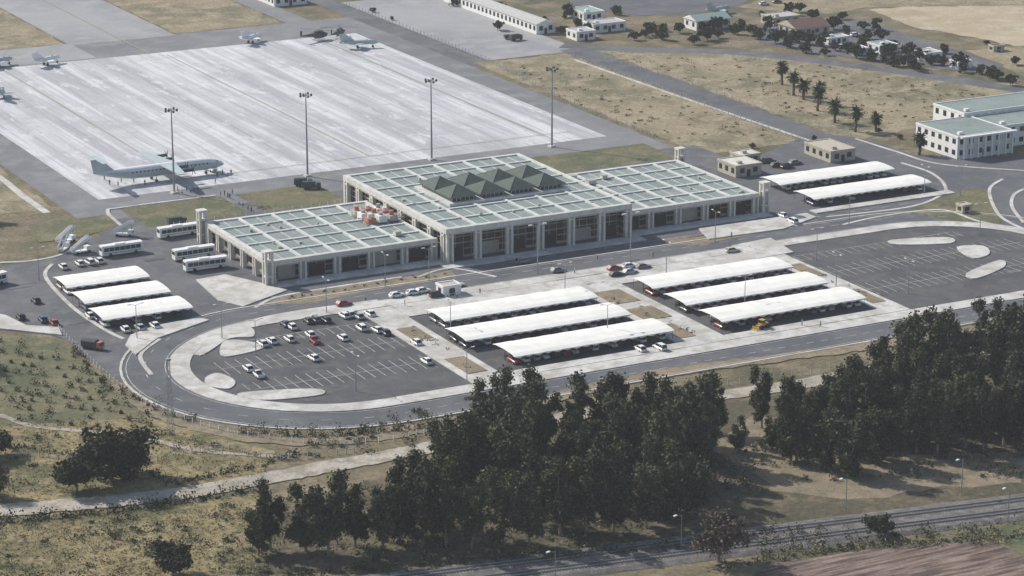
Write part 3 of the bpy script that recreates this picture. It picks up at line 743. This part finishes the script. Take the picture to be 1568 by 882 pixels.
for px,py in ((823,420),(965,402),(657,430),(340,520),(392,545),(690,515),(545,600),(715,590),(1095,372),(1280,440),(1390,450),(1250,400),(210,520),(60,430),(1300,345),(1415,300),
              (930,520),(1140,475),(1020,420),(865,455),(1500,360),(500,480),(590,440),(1470,300)):
    u,v=G(px,py); o=place(lamp,'street_lamp',(u,v,0),R_.choice((0,H))); 
    if px in (823,965): o.scale=(1.3,1.3,1.5)
def lattice(name,u,v,h,w):
    mb=MB()
    for a,b in ((-1,-1),(1,-1),(1,1),(-1,1)): mb.tube((a*w,b*w,0),(a*w*.4,b*w*.4,h),.06,.05,4,0)
    n=int(h/1.5)
    for i in range(n):
        z0=h*i/n;z1=h*(i+1)/n;s0=w*(1-.6*i/n);s1=w*(1-.6*(i+1)/n); c=[(-1,-1),(1,-1),(1,1),(-1,1)]
        for k in range(4):
            a=c[k];b=c[(k+1)%4]; mb.tube((a[0]*s0,a[1]*s0,z0),(b[0]*s1,b[1]*s1,z1),.035,.035,3,0); mb.tube((a[0]*s1,a[1]*s1,z1),(b[0]*s1,b[1]*s1,z1),.03,.03,3,0)
    mb.box(-.5,.5,-.5,.5,h,h+.4,0)
    mb.obj(name,['steel'],loc=(u,v,0))
u,v=G(262,668); lattice('lattice_mast',u,v,17,.6)
def fence(name,pts,h=1.6,step=2.5,mat='conc',rail='steel'):
    mb=MB(); c=smooth(pts,10)
    for i in range(len(c)-1):
        a,b=c[i],c[i+1];L=math.dist(a,b); n=max(1,int(round(L/step)))
        for k in range(n):
            t=k/n;x,y=a[0]+(b[0]-a[0])*t,a[1]+(b[1]-a[1])*t; mb.box(x-.08,x+.08,y-.08,y+.08,0,h,0)
        for z in (.35,.9,h-.12): mb.tube((a[0],a[1],z),(b[0],b[1],z),.025,.025,3,1)
    mb.obj(name,[mat,rail])
fence('perimeter_fence',[(169.5,90),(169.5,150),(176,215),(177,330),(177,450)],1.8,3,'conc2')
fence('perimeter_fence',GP([(90,505),(130,545),(180,590),(250,632),(380,668),(560,680),(760,640)]),1.2,2.4,'white')
fence('perimeter_fence',GP([(-100,690),(60,700),(200,712),(330,690),(430,705),(560,690)]),1.4,3,'conc2')
fence('perimeter_fence',[(207,62),(207,215)],1.6,3.5,'conc2')
fence('perimeter_fence',GP([(920,88),(1060,130),(1180,172),(1310,212)]),1.4,3.5,'conc2')
fence('perimeter_fence',GP([(760,655),(960,610),(1150,585),(1300,562),(1450,535),(1640,500)]),1.4,3,'conc2')
fence('site_fence',[(-2,62),(25,62),(50,63)],1.8,2.5)

# ---------------------------------------------------------------- railway
ra=G(560,903); rb=G(1760,752); 
RD=Vector((rb[0]-ra[0],rb[1]-ra[1])); RL=RD.length; RD.normalize(); RN=Vector((-RD.y,RD.x)); 
E=empty('railway_track')
def rp(s,t,z): 
    p=Vector(ra)+RD*s+RN*t; return (p.x,p.y,z)
b=MB(); 
b.rings([[rp(s,-6.6,.05),rp(s,-5.2,.5),rp(s,5.2,.5),rp(s,6.6,.05)] for s in (-150,RL+150)],0)
b.obj('ballast',['ballast'],parent=E)
sl=MB(); rl=MB()
for tc in (-2.6,2.6):
    s=-40
    while s<RL+40:
        p=[rp(s,tc-1.25,.5),rp(s+.26,tc-1.25,.5),rp(s+.26,tc+1.25,.5),rp(s,tc+1.25,.5)]
        sl.hexa(p+[(q[0],q[1],.58) for q in p],0); s+=.65
    for g_ in (-.72,.72):
        p=[rp(-150,tc+g_-.07,.57),rp(RL+150,tc+g_-.07,.57),rp(RL+150,tc+g_+.07,.57),rp(-150,tc+g_+.07,.57)]
        rl.hexa(p+[(q[0],q[1],.74) for q in p],0)
sl.obj('sleepers',['dsteel'],parent=E); rl.obj('rails',['steel'],parent=E)
mb=MB(); mb.tube((0,0,0),(0,0,7.2),.12,.08,6,0); mb.tube((0,0,7),(-1.6,0,7.6),.06,.05,4,0); mb.box(-2.3,-1.5,-.2,.2,7.5,7.7,1)
rlamp=mb.mesh('rlamp',['steel','white'])
for px,py in ((1043,843),(1295,785),(1472,755),(1543,800),(850,900)): u,v=G(px,py); place(rlamp,'railway_lamp',(u,v,0),.3)

# ---------------------------------------------------------------- vegetation
def leafquad(mb,c,s,mi,rnd):
    n=Vector((rnd.gauss(0,1),rnd.gauss(0,1),rnd.gauss(0,1)+.5)).normalized(); a=n.orthogonal().normalized(); b=n.cross(a)
    t=rnd.uniform(0,6.28); a,b=a*math.cos(t)+b*math.sin(t),b*math.cos(t)-a*math.sin(t)
    a=a*s; b=b*s*rnd.uniform(.4,.8); c=Vector(c)
    mb.face([c-a,c-b*.9,c+a,c+b],mi)
def tree_mesh(seed,H,R,kind='euc',nl=7200,ls=.33):
    rnd=random.Random(seed); mb=MB(); clumps=[]; r0=H*.018
    stems=1 if kind!='euc' else rnd.choice((2,3,3))
    split=Vector((0,0,H*rnd.uniform(.08,.18)))
    mb.tube((0,0,-.2),split,r0+.06,r0*.85,8,0,False)
    for st in range(stems):
        ang=rnd.uniform(0,1)+st*6.28/stems; lean=(R*.45 if stems>1 else .4)
        topz=H*(.88 if kind=='euc' else .62)*rnd.uniform(.72,1.0)
        tip=Vector((math.cos(ang)*lean,math.sin(ang)*lean,topz)); nseg=5; pts=[split]
        for i in range(1,nseg+1):
            f=i/nseg; pts.append(split.lerp(tip,f)+Vector((rnd.uniform(-.35,.35),rnd.uniform(-.35,.35),0))*(1 if i<nseg else .3))
        rs=r0*.7
        for i in range(nseg): mb.tube(pts[i],pts[i+1],rs*(1-i/nseg)+.05,rs*(1-(i+1)/nseg)+.05,6,0,False)
        nl_=12
        for k in range(nl_):
            t=.05+.95*k/(nl_-1); i=min(int(t*nseg),nseg-1); p=pts[i].lerp(pts[i+1],t*nseg-i)
            a=rnd.uniform(0,6.28); wid=R*rnd.uniform(.55,1.0)*(.72+.6*t-.95*t*t if kind=='euc' else 1.05-.5*abs(t-.4))*(.8 if stems>1 else 1)
            q=p+Vector((math.cos(a)*wid*.78,math.sin(a)*wid*.78,wid*rnd.uniform(.0,.7)))
            mid=p.lerp(q,.5)+Vector((0,0,-.08*wid)); mb.tube(p,mid,rs*.35,rs*.22,5,0,False); mb.tube(mid,q,rs*.22,.03,4,0,False)
            clumps.append((q,wid*rnd.uniform(.34,.5)))
            for _ in range(3):
                q2=q.lerp(p,rnd.uniform(0,1))+Vector((rnd.uniform(-1,1),rnd.uniform(-1,1),rnd.uniform(-.6,.9)))*wid*.42
                mb.tube(q.lerp(mid,.4),q2,.05,.02,3,0,False); clumps.append((q2,wid*rnd.uniform(.22,.4)))
        clumps.append((pts[-1]+Vector((0,0,H*.03)),R*.34)); clumps.append((pts[-1]+Vector((rnd.uniform(-.6,.6),rnd.uniform(-.6,.6),H*.08)),R*.24))
    tot=sum(c[1]**2 for c in clumps)
    for c,r in clumps:
        n=int(nl*r*r/tot)+4; tone=rnd.choice((1,1,1,2,2,3)) if c.z<H*.55 else rnd.choice((1,2,2,3))  # crown shading put into leaf colour: lower clumps lean dark, sunlit tops lighter
        for _ in range(n):
            d=Vector((rnd.gauss(0,1),rnd.gauss(0,1),rnd.gauss(0,1))).normalized()*(rnd.random()**.5)*r*rnd.uniform(.7,1.4)
            d.z*=1.15 if kind=='euc' else .85
            mi=tone if rnd.random()<.6 else rnd.choice((1,2,3))
            q=c+d
            if q.z<.25: q.z=.25
            leafquad(mb,q,ls*rnd.uniform(.6,1.4),mi,rnd)
    return mb
EU=[tree_mesh(s,h,r).mesh('eucalyptus',['bark','leafA','leafB','leafC']) for s,h,r in ((1,17,5.2),(2,18.5,5.6),(3,14,5.2),(4,19.5,5.8),(5,13,5.0),(6,17,4.6),(7,18,5.0))]
BT=[tree_mesh(20+s,h,r,'broad',5200,.38).mesh('broadleaf',['bark','leafA','leafA','leafB']) for s,h,r in ((1,14,6.0),(2,11,4.6))]
RT=tree_mesh(40,13,5,'broad',2800,.26).mesh('bare_tree',['bark','leafR','leafR','leafB'])
ST=[tree_mesh(30+s,4.5,1.9,'broad',520,.28).mesh('small_tree',['bark','leafA','leafA','leafB']) for s in range(3)]
def putw(me,name,u,v,s=1):
    k=s*R_.uniform(.86,1.12); return place(me,name,(u,v,0),R_.uniform(0,6.28),sc=(k*R_.uniform(.92,1.15),k,k*R_.uniform(.9,1.08)))
def put(me,name,px,py,s=1,jx=0):
    u,v=G(px+R_.uniform(-jx,jx),py+R_.uniform(-jx,jx)*.6); return putw(me,name,u,v,s)
def scatter(poly,n,mind=0):
    xs=[p[0] for p in poly]; ys=[p[1] for p in poly]; out=[]; tries=0
    while len(out)<n and tries<n*60:
        tries+=1
        x=R_.uniform(min(xs),max(xs)); y=R_.uniform(min(ys),max(ys)); c=False; j=len(poly)-1
        for i in range(len(poly)):
            if (poly[i][1]>y)!=(poly[j][1]>y) and x<(poly[j][0]-poly[i][0])*(y-poly[i][1])/(poly[j][1]-poly[i][1])+poly[i][0]: c=not c
            j=i
        if c:
            g_=G(x,y)
            if mind and any(math.dist(g_,o)<mind for o in out): continue
            out.append(g_)
    return out
rows=[(750,676,.9),(795,684,.95),(838,684,.9),(880,680,.9),(925,684,.85),(965,680,.9),(1010,678,.85),(1055,676,.9),(1098,664,.8),(1165,652,.8),(1212,650,.85),(1258,650,.85),(1300,640,.9),(1345,628,1),(1385,618,1.1),(1415,604,1.1),(1450,604,.95),(1490,600,1.05),(1530,590,1.15),(1565,580,1.15),(1610,575,1),(1660,575,1),
 (675,750,.95),(715,754,.95),(760,752,1),(810,752,1),(860,752,1),(905,750,.95),(955,750,1),(1000,746,.95),(1045,738,.95),(1085,718,.85),(1225,712,.8),(1265,712,.85),(1305,732,.9),(1350,708,1.0),(1400,690,1),(1440,695,.9),(1485,685,1.0),(1530,680,.95),(1572,672,1),(1620,670,1),
 (388,850,.78),(420,846,.72),(462,846,.92),(505,848,.95),(545,842,.95),(590,842,.9),(640,832,.95),(682,840,.85),(722,842,.8),(765,830,.95),(808,836,.9),(850,826,.95),(895,818,1.0),(940,812,1.0),(985,808,1.0),(1030,798,.95),(1062,786,.9),
 (1340,670,.9),(1410,655,.95),(1480,645,1),(1550,640,1),(1455,560,.85),(1510,550,.85),(1555,540,.9),(1180,690,.6),(1130,690,.5)]
for x,y,s in rows: put(R_.choice(EU),'eucalyptus_tree',x,y,s,8)
for u,v in scatter([(560,835),(650,790),(700,735),(760,700),(1080,680),(1060,760),(1000,800),(860,820),(640,838)],24,4.5): putw(R_.choice(EU),'eucalyptus_tree',u,v,.92)
for u,v in scatter([(1150,645),(1360,632),(1568,585),(1600,690),(1420,705),(1330,722),(1240,722),(1160,680)],22,5): putw(R_.choice(EU),'eucalyptus_tree',u,v,.85)
put(BT[0],'broadleaf_tree',170,742,1.22); put(BT[1],'broadleaf_tree',118,752,1.0); put(BT[0],'broadleaf_tree',196,728,.8)
put(BT[1],'broadleaf_tree',265,882,.85); put(RT,'sparse_tree',1100,860,1.25); put(BT[1],'broadleaf_tree',1346,822,.7)
put(BT[1],'broadleaf_tree',-10,700,.8); put(RT,'sparse_tree',-5,760,.9)
put(BT[0],'broadleaf_tree',-60,560,.9); put(BT[1],'broadleaf_tree',-70,640,1); put(BT[1],'broadleaf_tree',-30,340,1)
for x,y in ((885,40),(902,48),(830,38),(862,55),(945,22),(985,58),(1000,55),(1012,60),(1060,68),(1085,62),(1100,58),(1130,52),(1155,50),(1160,62),(1185,66),(1205,72),(1218,66),(1236,80),(1252,72),(1265,86),(1280,78),(1300,84),(1315,78),(1335,92),(1355,96),(1370,100),
   (1372,72),(1390,84),(1402,104),(1420,92),(1440,102),(1465,106),(1480,110),(1500,112),(1545,130),(1230,60),(1250,48),(1275,44),(1180,44),(1350,60),(1320,44),(1290,30),(1222,18),(765,20),(735,10),(700,8),(690,2),(800,34),(1040,50),(1015,46),(1075,48),(760,45),(1405,90),(1405,110),(1330,62),(1555,100),
   (1195,60),(1240,68),(1262,64),(1310,90),(1325,70),(1360,84),(1385,100),(1428,100),(1450,84),(1470,96),(1510,118),(1525,124),(1140,44),(1100,44),(970,62),(870,28),(1170,30),(1205,24),(1245,30),(1300,50),(1340,46)):
    put(R_.choice(ST),'small_tree',x,y,R_.uniform(1.0,1.7),3)
for x,y in ((1155,228),(1250,215),(1345,205),(1380,212),(600,30),(573,20),(1510,68)): put(R_.choice(ST),'small_tree',x,y,.6,3)
def palm(seed,H=7.5):
    rnd=random.Random(seed); mb=MB(); p=Vector((0,0,-.1))
    for i in range(6):
        q=Vector((rnd.uniform(-.1,.1),rnd.uniform(-.1,.1),H*(i+1)/6)); mb.tube(p,q,.45-.02*i,.43-.02*i,8,0,False); p=q
    for k in range(95):
        a=rnd.uniform(0,6.28); el=rnd.uniform(-1.1,1.3); d=Vector((math.cos(a)*math.cos(el),math.sin(a)*math.cos(el),math.sin(el))); side=Vector((-math.sin(a),math.cos(a),0))
        L=rnd.uniform(2.0,2.9); prev=p.copy()
        for j in range(5):
            nx=prev+d*(L/5); d=(d+Vector((0,0,-.2))).normalized()
            w0=.42*[.3,.9,1,.8,.5,.1][j]; w1=.42*[.3,.9,1,.8,.5,.1][j+1]; dn=Vector((0,0,.12))
            mb.face([prev-side*w0-dn,prev,nx,nx-side*w1-dn],1+(k%3>1)); mb.face([prev,prev+side*w0-dn,nx+side*w1-dn,nx],1+(k%3>1)); prev=nx
    return mb.mesh('palm',['palmbark','leafA','leafB'])
PM=[palm(1,6),palm(2,4.6)]
for x,y in ((1197,130),(1215,146),(1230,153),(1252,170),(1278,188),(1310,202),(1341,202),(1408,238),(1256,160)): put(R_.choice(PM),'palm_tree',x,y,1.1)
def clumps(name,pts,mats,rr,n,ls,seed=1,h=1.0):
    rnd=random.Random(seed); mb=MB()
    for (u,v) in pts:
        r=rr*rnd.uniform(.5,1.4); tone=rnd.randrange(len(mats))
        for _ in range(n):
            d=Vector((rnd.gauss(0,.5),rnd.gauss(0,.5),abs(rnd.gauss(0,.5))*h))*r
            leafquad(mb,Vector((u,v,r*.15))+d,ls*rnd.uniform(.6,1.4),tone if rnd.random()<.7 else rnd.randrange(len(mats)),rnd)
    return mb.obj(name,mats)
def along(px,step,jit):
    c=smooth(GP(px),8); out=[]
    for i in range(len(c)-1):
        L=math.dist(c[i],c[i+1]); n=max(1,int(L/step))
        for k in range(n):
            t=k/n; out.append((c[i][0]+(c[i+1][0]-c[i][0])*t+R_.gauss(0,jit),c[i][1]+(c[i+1][1]-c[i][1])*t+R_.gauss(0,jit)))
    return out
LM=['leafA','leafB','leafC']
clumps('hedge',along([(-200,815),(0,800),(130,790),(250,775),(330,762),(390,750)],.7,.5),['leafA','leafA','leafB'],1.6,32,.28,2)
clumps('hedge',along([(-60,678),(60,690),(200,715),(260,740),(330,728),(420,708),(460,695)],1.2,.4),LM,1.0,20,.28,3)
clumps('hedge',along([(400,880),(640,872),(900,850),(1060,838),(1250,815)],.8,1.2),['leafA','leafA','leafB'],1.3,24,.28,4)
clumps('hedge',along([(1100,870),(1180,858),(1300,842),(1470,828),(1600,815)],1.0,.5),['leafA','leafB','leafC'],.9,24,.25,14)
clumps('roadside_shrubs',along([(370,664),(450,668),(520,668),(580,662),(660,652)],4.5,.5),LM,1.1,60,.24,5,1.8)
clumps('roadside_shrubs',along([(110,540),(150,580),(220,622),(300,650)],3.5,.8),LM,.9,50,.22,6,1.7)
pts=[]
for i in range(9):
    for j in range(15):
        x=-40+j*19+i*9; y=522+i*15+j*2.2+R_.uniform(-3,3)
        if x<95+ (y-520)*1.15 and R_.random()<.8: pts.append(G(x+R_.uniform(-4,4),y))
clumps('young_tree_grove',pts,LM,.85,60,.22,7,1.7)
mead1=[(-100,650),(230,650),(420,700),(400,728),(250,750),(0,772),(-100,785)]
mead2=[(-100,812),(0,808),(250,785),(380,770),(400,882),(-100,900)]
clumps('dry_grass_tufts',scatter(mead1,1500)+scatter(mead2,2300),['straw','leafC','straw','straw'],.7,6,.17,8,.5)
clumps('scrub',scatter(mead1,30)+scatter(mead2,70)+scatter([(400,700),(660,700),(740,640),(740,600),(500,670)],40),LM,1.3,44,.24,9,.7)
clumps('wood_undergrowth',scatter([(380,860),(440,760),(660,740),(1100,680),(1568,610),(1568,730),(1200,740),(900,860)],520)+scatter([(1100,830),(1568,800),(1568,830),(1300,842),(1180,855)],60),['leafA','leafB','straw','leafC'],1.4,28,.27,10)
clumps('field_scrub',scatter([(940,92),(1180,84),(1568,148),(1568,165),(1390,190),(1320,208)],200)+scatter([(760,104),(860,96),(1000,140),(1220,214),(1010,215)],90),['straw','leafC','leafB','straw'],.9,16,.24,11,.4)
clumps('planting_bed_shrubs',[(R_.uniform(12,17),R_.uniform(-88,-50)) for _ in range(16)]+[(R_.uniform(69,75),R_.uniform(-86,-47)) for _ in range(26)]+[(R_.uniform(125.5,129.5),R_.uniform(-84,-50)) for _ in range(14)]+along([(440,458),(560,438),(690,420)],2.5,.5),LM,.55,26,.2,12)

# ---------------------------------------------------------------- people
def person_mesh(seed,top,pants,walk=0.3):
    v=[(0,0,.95),(0,0,1.2),(0,0,1.42),(0,.01,1.52),(0,.02,1.63),(0,.01,1.74),
       (-.19,0,1.40),(-.25,-.05*walk,1.13),(-.25,.25*walk,.88),(.19,0,1.40),(.25,.05*walk,1.13),(.25,.3*walk,.90),
       (-.1,0,.9),(-.1,.35*walk,.5),(-.1,.1*walk+.15*walk,.07),(-.1,.25*walk+.14,.04),(.1,0,.9),(.1,-.15*walk,.5),(.1,-.7*walk,.08),(.1,-.7*walk+.14,.04)]
    e=[(0,1),(1,2),(2,3),(3,4),(4,5),(2,6),(6,7),(7,8),(2,9),(9,10),(10,11),(0,12),(12,13),(13,14),(14,15),(0,16),(16,17),(17,18),(18,19)]
    r=[.15,.14,.15,.06,.105,.08,.07,.05,.035,.07,.05,.035,.1,.07,.05,.04,.1,.07,.05,.04]
    me=bpy.data.meshes.new('p'); me.from_pydata(v,e,[]); o=bpy.data.objects.new('p_tmp',me); S.collection.objects.link(o)
    o.modifiers.new('s','SKIN'); sv=me.skin_vertices[0].data
    for i,x in enumerate(r): sv[i].radius=(x,x*(.75 if i<3 else 1)); 
    sv[0].use_root=True
    md2=o.modifiers.new('ss','SUBSURF'); md2.levels=1
    dg=bpy.context.evaluated_depsgraph_get(); nm=bpy.data.meshes.new_from_object(o.evaluated_get(dg)); bpy.data.objects.remove(o)
    nm.materials.clear()
    for m in (top,pants,'skin','hair'): nm.materials.append(M[m])
    for p in nm.polygons:
        z=p.center.z; ax=abs(p.center.x)
        p.material_index= 3 if z>1.70 or (z>1.6 and p.center.y<-.02) else (2 if z>1.5 else (2 if ax>.2 and z<1.0 else (0 if z>.95 else (3 if z<.09 else 1)))); p.use_smooth=True
    return nm
PE=[person_mesh(1,'cloth1','cloth1',.1),person_mesh(2,'cloth2','cloth1',.45),person_mesh(3,'acgrey','cloth1',.3),person_mesh(4,'red','cloth1',.2)]
for x,y in ((160,276),(168,284),(181,286),(186,280),(205,280),(222,284),(272,294),(279,297),(286,293),(292,296),(297,293),(303,295),(338,302),(344,300),(349,303),(356,298),(352,305),(333,272),(341,268),(348,272),(354,268),(330,282),(372,318),(380,322),(366,314),(385,326),
            (1228,500),(1256,502),(1000,396),(880,420),(735,452),(560,462),(1080,455),(620,470),(1040,470),(915,398),(1120,365),(700,458)):
    u,v=G(x,y); place(R_.choice(PE[:3] if R_.random()<.9 else PE),'person',(u,v,.08 if y<330 else .2),R_.uniform(0,6.28))

# ---------------------------------------------------------------- light, sky, air, camera
sd=Vector((-.51,.86,0)).normalized(); el=math.radians(37)
L=bpy.data.lights.new('sun','SUN'); L.energy=5.0; L.angle=math.radians(.5); L.color=(1,.955,.88)
lo=bpy.data.objects.new('sun',L); S.collection.objects.link(lo); lo.location=(0,0,300)
lo.rotation_euler=(-(sd*math.cos(el)+Vector((0,0,math.sin(el))))).to_track_quat('-Z','Y').to_euler()
W=bpy.data.worlds.new('World'); S.world=W; W.use_nodes=True; nt=W.node_tree
bg=nt.nodes['Background']; sk=nt.nodes.new('ShaderNodeTexSky'); sk.sky_type='NISHITA'; sk.sun_disc=False
sk.sun_elevation=el; sk.sun_rotation=math.atan2(sd.x,sd.y)%(2*math.pi); sk.dust_density=1.5
nt.links.new(sk.outputs[0],bg.inputs[0]); bg.inputs[1].default_value=.13
# real summer haze: a thin uniform layer of air over the whole site
hz=MB(); hz.box(-3800,4800,-3300,6300,-2,330); ho=hz.obj('atmospheric_haze',['conc'])
hm=bpy.data.materials.new('haze_air'); hm.use_nodes=True; hn=hm.node_tree; hn.nodes.clear()
vs=hn.nodes.new('ShaderNodeVolumeScatter'); vs.inputs['Density'].default_value=.00010; vs.inputs['Color'].default_value=(.95,.96,1,1); vs.inputs['Anisotropy'].default_value=.0
oo=hn.nodes.new('ShaderNodeOutputMaterial'); hn.links.new(vs.outputs[0],oo.inputs['Volume'])
ho.data.materials[0]=hm
c=bpy.data.cameras.new('camera'); c.sensor_width=36; c.lens=36*F/1568; c.clip_start=1; c.clip_end=20000
co=bpy.data.objects.new('camera',c); S.collection.objects.link(co); co.location=(-OU,-OV,CH); co.rotation_euler=(math.pi/2-PIT,0,-YAW)
S.camera=co
print('objects',len(bpy.data.objects))
